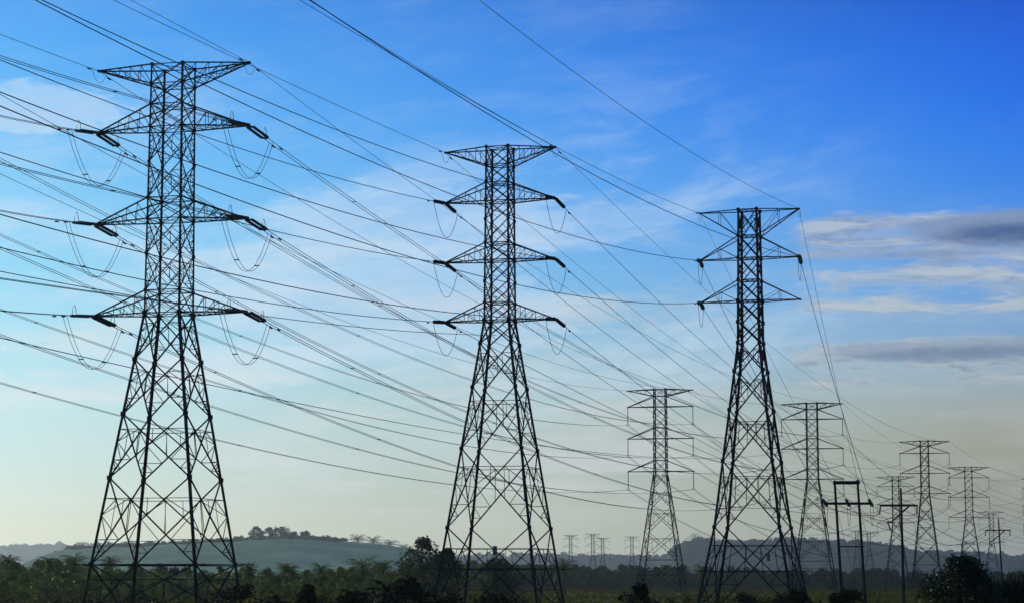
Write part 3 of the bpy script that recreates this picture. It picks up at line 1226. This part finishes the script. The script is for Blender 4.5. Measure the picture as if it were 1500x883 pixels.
# distant spans
DN = {'T4': 'the pylon right of centre', 'T5': 'the pylon left of the pole frame', 'T6': 'the dark pylon beside the bush', 'T7': 'the grey pylon behind the single pole', 'T8': 'the pylon behind the bush'}
OFFR = {k: p + Vector((330, 470, 0)) for k, p in TW['T8']['tips'].items()}
for key, nxt in (('T4', 'T7'), ('T5', 'T8'), ('T6', 'T11'), ('T7', 'T9'), ('T8', None)):
    for lv_ in ('a1', 'a2', 'a3', 'peak'):
        for s in (-1, 1):
            p0 = TW[key]['tips'][(lv_, s)]
            p1 = TW[nxt]['tips'][(lv_, s)] if nxt else OFFR[(lv_, s)]
            tw = key in ('T4', 'T5') and lv_ != 'peak'
            pts = wire_pts_span(p0, p1, (), (.020 if lv_ == 'peak' else .030) * (p1 - p0).length)
            wire(pts, .042 if lv_ != 'peak' else .034, '%s leaving %s %s arm of %s' % (
                ('faint wire pair' if tw else 'faint wire') if lv_ != 'peak' else 'faint earth wire', SIDE[s], LVL[lv_], DN[key]), twin=tw, m='earth' if lv_ == 'peak' else 'wire', damp=(0, 0), spacers=400)
for i, nm in enumerate(('left', 'middle', 'right')):
    q = P1[(0, 2, 1)[i]]
    wire(wire_pts_span(HTIP[i][1], q, (), .5), .026, 'low wire from the %s insulator of the pole frame to the single pole' % nm, damp=(0, 0))
    wire(wire_pts_span(q, P2[(0, 2, 1)[i]], (), 2.4), .030, 'low wire from the single pole to the %s insulator of the shorter pole' % ('left', 'lowest', 'right')[i], damp=(0, 0))


# ------------------------------------------------------------------ plants
def quad(vf, c, a, b):
    n = len(vf[0])
    vf[0].extend([c - a, c - b * .55 + a * .1, c + a, c + b * .55 + a * .1])
    vf[1].append((n, n + 1, n + 2, n + 3))


def rvec(r):
    while True:
        v = Vector((r.uniform(-1, 1), r.uniform(-1, 1), r.uniform(-1, 1)))
        if .05 < v.length < 1:
            return v


def clump(vf, r, c, rad, n, size, flat=.8):
    for _ in range(n):
        v = rvec(r)
        v = v.normalized() * (v.length ** .45)
        p = c + Vector((v.x * rad, v.y * rad, v.z * rad * flat))
        a = rvec(r).normalized()
        a.z *= .6
        b = a.cross(rvec(r)).normalized()
        s = size * r.uniform(.6, 1.35)
        quad(vf, p, a * s, b * s)


def broadleaf(vf_c, vf_t, r, h, w, nclump, nleaf, size, base=.25, cone=0.0, limbs=7, tr=None):
    """uneven crown of leaf clumps carried on a tapered trunk with limbs"""
    tr = tr or w * .035 + .04
    top = Vector((r.uniform(-.05, .05) * w, r.uniform(-.05, .05) * w, h * .72))
    tube(vf_t, [Vector((0, 0, -.3)), Vector((r.uniform(-.1, .1), r.uniform(-.1, .1), h * .3)), top], tr, 7, tr * .35)
    cs = []
    for i in range(nclump):
        th = r.uniform(0, 2 * math.pi)
        zz = base + (1 - base) * r.random() ** .8
        prof = math.sin(math.pi * min(1, max(.08, (zz - base) / (1 - base) * .78 + .18)))
        rr = w * .5 * prof * (r.random() ** .5)
        c = Vector((rr * math.cos(th), rr * math.sin(th), h * (zz - .08)))
        rad = w * r.uniform(.12, .24) * (1 - .35 * (zz > .8))
        cs.append(c)
        clump(vf_c, r, c, rad, int(nleaf * r.uniform(.6, 1.4)), size)
        for _ in range(2):
            e = c + rvec(r) * rad * 1.15
            clump(vf_c, r, e, rad * .35, max(3, nleaf // 8), size * .9)
    for c in r.sample(cs, min(limbs, len(cs))):
        s = Vector((0, 0, h * r.uniform(.2, .5)))
        tube(vf_t, [s, lerp(s, c, .5) + Vector((0, 0, -.05 * h)), c], tr * .5, 5, tr * .12)


def frond(vf, r, base, th, up, L, nleaf=13, lw=.9):
    """arching palm leaf: rachis and hanging leaflets"""
    d = Vector((math.cos(th), math.sin(th), 0))
    pts = []
    p = base.copy()
    ang = up
    st = L / 8
    for i in range(9):
        pts.append(p.copy())
        p = p + (d * math.cos(ang) + Vector((0, 0, math.sin(ang)))) * st
        ang -= (max(up, 0) * .75 + r.uniform(.45, .9)) / 8
    n0 = len(vf[0])
    side = Vector((-d.y, d.x, 0))
    for i, q in enumerate(pts):
        w = max(.07, .018 * L) * (1 - i / 9) + .015
        vf[0].extend([q - side * w, q + side * w])
    for i in range(8):
        a = n0 + 2 * i
        vf[1].append((a, a + 1, a + 3, a + 2))
    for k in range(nleaf):
        t = .12 + .86 * k / (nleaf - 1)
        x = t * 8
        i = min(7, int(x))
        q = lerp(pts[i], pts[i + 1], x - i)
        dirf = (pts[i + 1] - pts[i]).normalized()
        ll = lw * (math.sin(math.pi * (t * .85 + .12))) * r.uniform(.8, 1.15)
        for s in (-1, 1):
            out = (side * s * .8 + dirf * .55 + Vector((0, 0, r.uniform(-.75, .05)))).normalized()
            b = dirf * (.06 + .03 * L / 4 + .012 * max(0, L - 6))
            n = len(vf[0])
            vf[0].extend([q - b, q + b, q + out * ll + Vector((0, 0, -.15 * ll))])
            vf[1].append((n, n + 1, n + 2))


def palm(vf_c, vf_t, r, h, L, n=24, nleaf=13, lwf=.26):
    tube(vf_t, [Vector((0, 0, -.3)), Vector((.1, 0, h * .5)), Vector((0, .05, h))], .28, 8, .22)
    for i in range(n):
        th = i * 2.4 + r.uniform(-.3, .3)
        up = 1.4 - 2.2 * (i / n) + r.uniform(-.15, .15)
        frond(vf_c, r, Vector((0, 0, h - .1)), th, up, L * r.uniform(.85, 1.1), nleaf, L * lwf)


def dump(dst, src, loc, sc, rz):
    n = len(dst[0])
    c, s = math.cos(rz) * sc, math.sin(rz) * sc
    for v in src[0]:
        dst[0].append((v[0] * c - v[1] * s + loc[0], v[0] * s + v[1] * c + loc[1], v[2] * sc + loc[2]))
    for f in src[1]:
        dst[1].append(tuple(i + n for i in f))


rr = random.Random(7)
BK = []
for i in range(6):
    c, t = ([], []), ([], [])
    broadleaf(c, t, rr, 9.0, 9.5, 30, 40, .40, .06)
    BK.append((c, t))
PK = []
for i in range(5):
    c, t = ([], []), ([], [])
    palm(c, t, rr, 4.9, 5.2, 32, 11, .22)
    PK.append((c, t))

# plantation belt: one mass of palms and trees
TOP = [(-60, 815), (0, 815), (50, 816), (100, 816), (140, 824), (200, 823), (260, 827), (350, 829), (400, 827), (460, 825), (520, 824), (590, 822), (640, 815), (700, 815), (740, 816),
       (800, 820), (860, 823), (900, 825), (960, 827), (1050, 829), (1150, 832), (1250, 832), (1400, 834), (1560, 833)]
belt, beltd = ([], []), ([], [])
for row in range(7):
    u = -60.0
    while u < 1560:
        near = 352 if u < 610 else (352 + (u - 610) * 6.5 if u < 715 else 1035)
        d = near + row * (26 if u < 700 else 34) + rr.uniform(-12, 12)
        vt = interp(TOP, u) + (6 - row) * (5.5 if u < 680 else 3.2) + rr.uniform(-2.2, 3.2)
        h = hz(vt, d) - gz(d)
        h = min(max(h, 2.2), 14)
        p = row > 1 and rr.random() < (.45 if u < 700 else .30)
        kk = rr.choice(PK if p else BK)
        hh = 9.6 if p else 9.0
        sc = h / hh
        loc = (xz(u, d), d, -.1 + gz(d))
        rz = rr.uniform(0, 6.28)
        dump(belt if u < 720 else beltd, kk[0], loc, sc, rz)
        u += (9.5 if u < 700 else 7.5) * (h / 7.5) * (430 / d) * rr.uniform(1.3, 2.6) + 4
tag(mesh_obj('plantation_trees', belt, 'palm'), 'broad green belt of oil palms and scrub across the left half below the hills', 'trees', None, 'stuff')
tag(mesh_obj('tree_belt', beltd, 'leaf_dark'), 'dark belt of trees behind the field across the right half', 'trees', None, 'stuff')


# forest on the hills
def forest(name, hn, u0, u1, n, hmin, hmax, label, tmin=-.8, tmax=.12, dv=0.0):
    d, depth, prof, seed = HILLS[hn]
    vf = ([], [])
    for _ in range(n):
        u = rr.uniform(u0, u1)
        t = rr.uniform(tmin, tmax)
        x = xz(u, d)
        y = d + t * depth + 25 * rnd_noise(x * .004 + seed, t * 2)
        fall = .5 + .5 * math.cos(math.pi * t)
        z = max(0, hz(interp(prof, u), d)) * fall ** .9
        h = rr.uniform(hmin, hmax)
        dump(vf, rr.choice(FK), (x, y, z - h * .36), h / 9.0, rr.uniform(0, 6.28))
    return tag(mesh_obj(name, vf, 'hill_scrub' if hn == 'hill' else 'hill_tree'), label, 'forest', None, 'stuff')


FK = []
for i in range(4):
    c, t = ([], []), ([], [])
    for k in range(13):
        th, q = rr.uniform(0, 6.28), rr.random() ** .5
        clump(c, rr, Vector((q * 4 * math.cos(th), q * 4 * math.sin(th), 3.2 + 4.2 * (1 - q * q) * rr.uniform(.6, 1.1))), rr.uniform(1.3, 2.2), 26, .80)
    FK.append(c)
forest('hill_forest', 'wooded_hill', 985, 1345, 640, 24, 38, 'round-crowned forest covering the hazy hill at right')
forest('ridge_forest', 'far_hills', -120, 330, 460, 24, 38, 'hazy forest on the farthest ridge at left')
forest('distant_forest', 'low_hills', 620, 1060, 380, 20, 34, 'pale line of forest on the low hills in the centre')
forest('skyline_forest', 'distant_hills', 1230, 1620, 340, 15, 26, 'hazy forest on the distant hills at far right')
forest('hill_scrub', 'hill', 96, 505, 280, 4.5, 11.0, 'low scrub along the crest of the hazy hill behind the plantation', -.16, .06)


def plant(name, label, cat, loc, kind, h, w, seed, leafm='leaf', group=None, **k):
    r = random.Random(seed)
    c, t = ([], []), ([], [])
    if kind == 'palm':
        palm(c, t, r, h - w * .40, w * .60, k.get('n', 26), k.get('nleaf', 13), k.get('lwf', .22))
    else:
        broadleaf(c, t, r, h, w, k.get('nc', 30), k.get('nl', 60), k.get('size', .3), k.get('base', .15), 0, k.get('limbs', 8))
    root = thing(name, label, cat, loc, r.uniform(0, 6.28), group)
    mesh_obj('crown', c, leafm, root)
    mesh_obj('trunk', t, 'bark', root)
    return root


def hill_z(hn, u, t=0.0):
    d, depth, prof, seed = HILLS[hn]
    x = xz(u, d)
    y = d + t * depth
    fall = .5 + .5 * math.cos(math.pi * t)
    return Vector((x, y, hz(interp(prof, u), d) * fall ** .9 - .6))


# trees and palms standing out on the hill
for (u, vt, wpx, kind, lab) in [
    (377, 770, 20, 'tree', 'ragged tree at the left end of the clump on the hill'),
    (397, 772, 24, 'tree', 'middle tree of the clump on the hilltop'),
    (413, 769, 28, 'tree', 'tallest rounded tree of the clump on the hilltop'),
    (433, 778, 14, 'tree', 'smaller rounded tree at the right end of the hilltop clump'),
    (449, 776, 15, 'tree', 'lone wispy tree on the hill right of the clump'),
    (350, 785, 11, 'tree', 'small round tree on the hill left of the clump'),
    (322, 788, 10, 'tree', 'little tree on the hill beside the leftmost pylon leg'),
    (525, 779, 25, 'palm', 'leftmost of the four palms on the hill slope'),
    (548, 781, 24, 'palm', 'second palm from the left on the hill slope'),
    (572, 786, 24, 'palm', 'third palm from the left on the hill slope'),
    (592, 793, 20, 'palm', 'rightmost and lowest of the four palms on the hill slope'),
]:
    b = hill_z('hill', u, -.04)
    h = hz(vt, b.y) - b.z
    w = wpx / F * b.y
    plant('palm_tree' if kind == 'palm' else 'tree', lab, 'palm' if kind == 'palm' else 'tree', b, kind, h, w * (1.25 if kind == 'palm' else 1.0), int(u), 'hill_tree', 'trees standing on the hills', nc=26, nl=60, size=.85, n=30, nleaf=12, lwf=.27)
for (u, vt, wpx, lab) in [
    (1017, 782, 30, 'broad dome-shaped tree at the left end of the wooded hill'),
    (990, 797, 18, 'smaller round tree at the foot of the wooded hill, left end'),
    (1303, 789, 26, 'spreading tree standing above the right end of the wooded hill'),
    (1281, 797, 24, 'rounded tree on the wooded hill just right of the pole frame'),
]:
    b = hill_z('wooded_hill', u, -.06)
    h = hz(vt, b.y) - b.z + 1
    plant('tree', lab, 'tree', b, 'tree', h, wpx / F * b.y, int(u), 'hill_tree', 'trees standing on the hills', nc=22, nl=40, size=.8)

# trees and palms that stand out of the plantation
for (u, vt, wpx, d, kind, lab) in [
    (621, 785, 74, 425, 'tree', 'big dark tree left of the central pylon base'),
    (655, 800, 52, 432, 'tree', 'smaller dark tree touching the left leg of the central pylon'),
    (12, 808, 40, 440, 'palm', 'palm at the left edge of the plantation'),
    (72, 813, 34, 445, 'palm', 'second palm from the left edge of the plantation'),
    (108, 808, 40, 440, 'palm', 'tall shaggy palm just left of the leftmost pylon base'),
    (160, 812, 34, 450, 'palm', 'palm seen through the legs of the leftmost pylon'),
    (365, 822, 30, 430, 'palm', 'palm right of the leftmost pylon base'),
    (420, 822, 36, 440, 'palm', 'palm in the plantation below the hilltop clump of trees'),
    (470, 822, 34, 450, 'palm', 'palm in the plantation below the lone hill tree'),
    (532, 811, 52, 440, 'palm', 'largest palm of the plantation, below the four hill palms'),
    (562, 819, 30, 450, 'palm', 'palm left of the big dark tree'),
    (728, 816, 70, 480, 'tree', 'tree behind the middle of the central pylon base'),
    (826, 813, 44, 560, 'palm', 'palm at the right leg of the central pylon'),
    (1028, 825, 24, 640, 'palm', 'palm left of the two-armed pylon base'),
]:
    b = Vector((xz(u, d), d, -.1))
    h = hz(vt, d)
    w = wpx / F * d
    if kind == 'palm':
        plant('palm_tree', lab, 'palm', b, 'palm', h + .5, w * 1.15, int(u) + 3, 'palm', 'palms and trees of the plantation', n=34, nleaf=13, lwf=.22)
    else:
        plant('tree', lab, 'tree', b, 'tree', h, w, int(u) + 3, 'leaf_dark', 'palms and trees of the plantation', nc=58, nl=70, size=.28, base=.12)

# dark bushes in the foreground
for (u, vt, wpx, d, lab, nc, nl) in [
    (347, 849, 62, 150, 'dark leafy bush in front of the right foot of the leftmost pylon', 34, 90),
    (405, 867, 34, 150, 'low dark bush between two rounder bushes right of the leftmost pylon', 18, 70),
    (450, 853, 44, 150, 'small round dark bush below the hilltop clump of trees', 26, 90),
    (522, 860, 66, 150, 'wide low dark bush below the four hill palms', 30, 80),
    (600, 848, 84, 150, 'widest dark bush at the bottom edge below the big dark tree', 44, 90),
    (655, 862, 50, 150, 'dark bush against the left foot of the central pylon', 24, 80),
    (728, 862, 58, 160, 'low dark bush under the middle of the central pylon', 28, 80),
    (937, 854, 44, 160, 'round dark bush in front of the left foot of the pylon right of centre', 28, 90),
    (1095, 874, 70, 170, 'low dark scrub between the feet of the two-armed pylon', 24, 70),
    (1165, 861, 60, 170, 'dark scrubby bush at the right foot of the two-armed pylon', 26, 80),
    (1240, 857, 50, 160, 'dark bush at the foot of the twin-pole frame', 28, 90),
    (1408, 808, 96, 130, 'large leafy bush with glinting leaves at lower right', 70, 150),
]:
    b = Vector((xz(u, d), d, -.1))
    h = hz(vt, d) + .1
    w = wpx / F * d * (1.12 if u == 1408 else 1.45)
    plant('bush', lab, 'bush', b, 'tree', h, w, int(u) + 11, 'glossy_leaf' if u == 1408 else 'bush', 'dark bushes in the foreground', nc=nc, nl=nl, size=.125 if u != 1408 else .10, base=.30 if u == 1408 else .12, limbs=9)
b = Vector((xz(1339, 700), 700, -.1 + gz(700)))
plant('bush', 'small green bush on the open grass right of the single pole', 'bush', b, 'tree', 4.4, 4.6, 77, 'leaf_dark', None, nc=18, nl=40, size=.25)
# low undergrowth in front of the plantation
vf = ([], [])
r = random.Random(23)
for (u0, u1, vt, n) in ((-30, 330, 876, 60), (380, 660, 873, 60), (960, 1200, 878, 36)):
    for i in range(n):
        u = r.uniform(u0, u1)
        d = r.uniform(185, 235)
        top = hz(vt + r.uniform(-4, 5), d)
        rad = r.uniform(.5, .95)
        clump(vf, r, Vector((xz(u, d), d, top - rad * .8)), rad, 46, .13)
        clump(vf, r, Vector((xz(u, d) + r.uniform(-.5, .5), d, max(.4, top - rad * 2.0))), rad * 1.1, 26, .16)
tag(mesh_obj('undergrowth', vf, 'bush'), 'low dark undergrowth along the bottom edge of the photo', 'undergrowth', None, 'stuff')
# young palm fronds in the widest bush
plant('palm_tree', 'young dark palm with stiff fronds in the widest foreground bush', 'palm', Vector((xz(568, 146), 146, -.1)), 'palm', hz(846, 146) + .4, 3.0, 91, 'bush', None, n=16, nleaf=16)

# reeds
r = random.Random(5)
for (u, vt, n, lab) in [(1462, 838, 60, 'lowest tuft of dark reeds beside the large leafy bush'), (1472, 829, 60, 'tuft of dark reeds in front of the shorter pole'),
                        (1486, 825, 70, 'tall pointed tuft of dark reeds near the right edge'), (1499, 823, 80, 'tallest tuft of dark reeds at the right edge')]:
    vf = ([], [])
    d = 132
    O = Vector((xz(u, d), d, -.1))
    H = hz(vt, d) + .1
    for i in range(n * 2):
        a = r.uniform(0, 6.28)
        q = r.uniform(0, .38)
        p = Vector((q * math.cos(a), q * math.sin(a), 0))
        h = H * r.uniform(.62, 1.0) * (1 - .25 * q)
        lean = Vector((math.cos(a), math.sin(a), 0)) * r.uniform(.02, .32)
        side = Vector((-math.sin(a + 1), math.cos(a + 1), 0)) * r.uniform(.018, .035)
        pts = [p, p + lean * .3 + Vector((0, 0, h * .5)), p + lean * .8 + Vector((0, 0, h * .85)), p + lean * 1.3 + Vector((0, 0, h))]
        n0 = len(vf[0])
        for k, pt in enumerate(pts[:3]):
            vf[0].extend([pt - side * (1 - k * .15), pt + side * (1 - k * .15)])
        vf[0].append(pts[3])
        vf[1].extend([(n0, n0 + 1, n0 + 3, n0 + 2), (n0 + 2, n0 + 3, n0 + 5, n0 + 4), (n0 + 4, n0 + 5, n0 + 6)])
        for k in range(3):
            t = r.uniform(.45, .92)
            q0 = p + lean * t + Vector((0, 0, h * t))
            dd = Vector((r.uniform(-1, 1), r.uniform(-1, 1), r.uniform(.6, 1.6))).normalized() * r.uniform(.3, .7)
            n0 = len(vf[0])
            vf[0].extend([q0 - side * .7, q0 + side * .7, q0 + dd])
            vf[1].append((n0, n0 + 1, n0 + 2))
    tag(mesh_obj('reed_clump', vf, 'bush', None, O), lab, 'reeds', 'reeds at the right edge')

# grass over the field
vf = ([], [])
for i in range(15000):
    d = 300 + 720 * r.random() ** 1.3
    u = r.uniform(-40, 1540)
    x = xz(u, d)
    h = r.uniform(.25, .75) * (1 + .8 * max(0, rnd_noise(x, d * .3, .03)))
    if d > 420 and u < 640 and r.random() < .8:
        continue
    for k in range(3):
        a = r.uniform(0, 3.14)
        s = Vector((math.cos(a), math.sin(a), 0)) * r.uniform(.12, .3)
        p = Vector((x + r.uniform(-.6, .6), d + r.uniform(-.6, .6), -.25 + gz(d)))
        t = p + Vector((r.uniform(-.2, .2), r.uniform(-.2, .2), h + .3))
        n0 = len(vf[0])
        vf[0].extend([p - s, p + s, t])
        vf[1].append((n0, n0 + 1, n0 + 2))
tag(mesh_obj('grass', vf, 'grass'), 'rough yellowish green grass over the open field', 'grass', None, 'stuff')

# ------------------------------------------------------------------ haze
hb = ([], [])
x0, x1, y0, y1, z0, z1 = -5000, 5000, -480, 11900, -5.5, 175.0
hb[0].extend([(x0, y0, z0), (x1, y0, z0), (x1, y1, z0), (x0, y1, z0), (x0, y0, z1), (x1, y0, z1), (x1, y1, z1), (x0, y1, z1)])
hb[1].extend([(3, 2, 1, 0), (4, 5, 6, 7), (0, 1, 5, 4), (1, 2, 6, 5), (2, 3, 7, 6), (3, 0, 4, 7)])
hmz = bpy.data.materials.new('haze')
hmz.use_nodes = True
ht = hmz.node_tree
ht.nodes.clear()
ho = ht.nodes.new('ShaderNodeOutputMaterial')
hv = ht.nodes.new('ShaderNodeVolumePrincipled')
hv.inputs['Color'].default_value = (.74, .90, .90, 1)
hv.inputs['Density'].default_value = .000045
hv.inputs['Anisotropy'].default_value = .62
ht.links.new(hv.outputs[0], ho.inputs['Volume'])
tag(mesh_obj('haze', hb, hmz), 'thin morning haze over the whole plain', 'haze', None, 'stuff')

for q in REPORT[:48]:
    print('FIT', q)
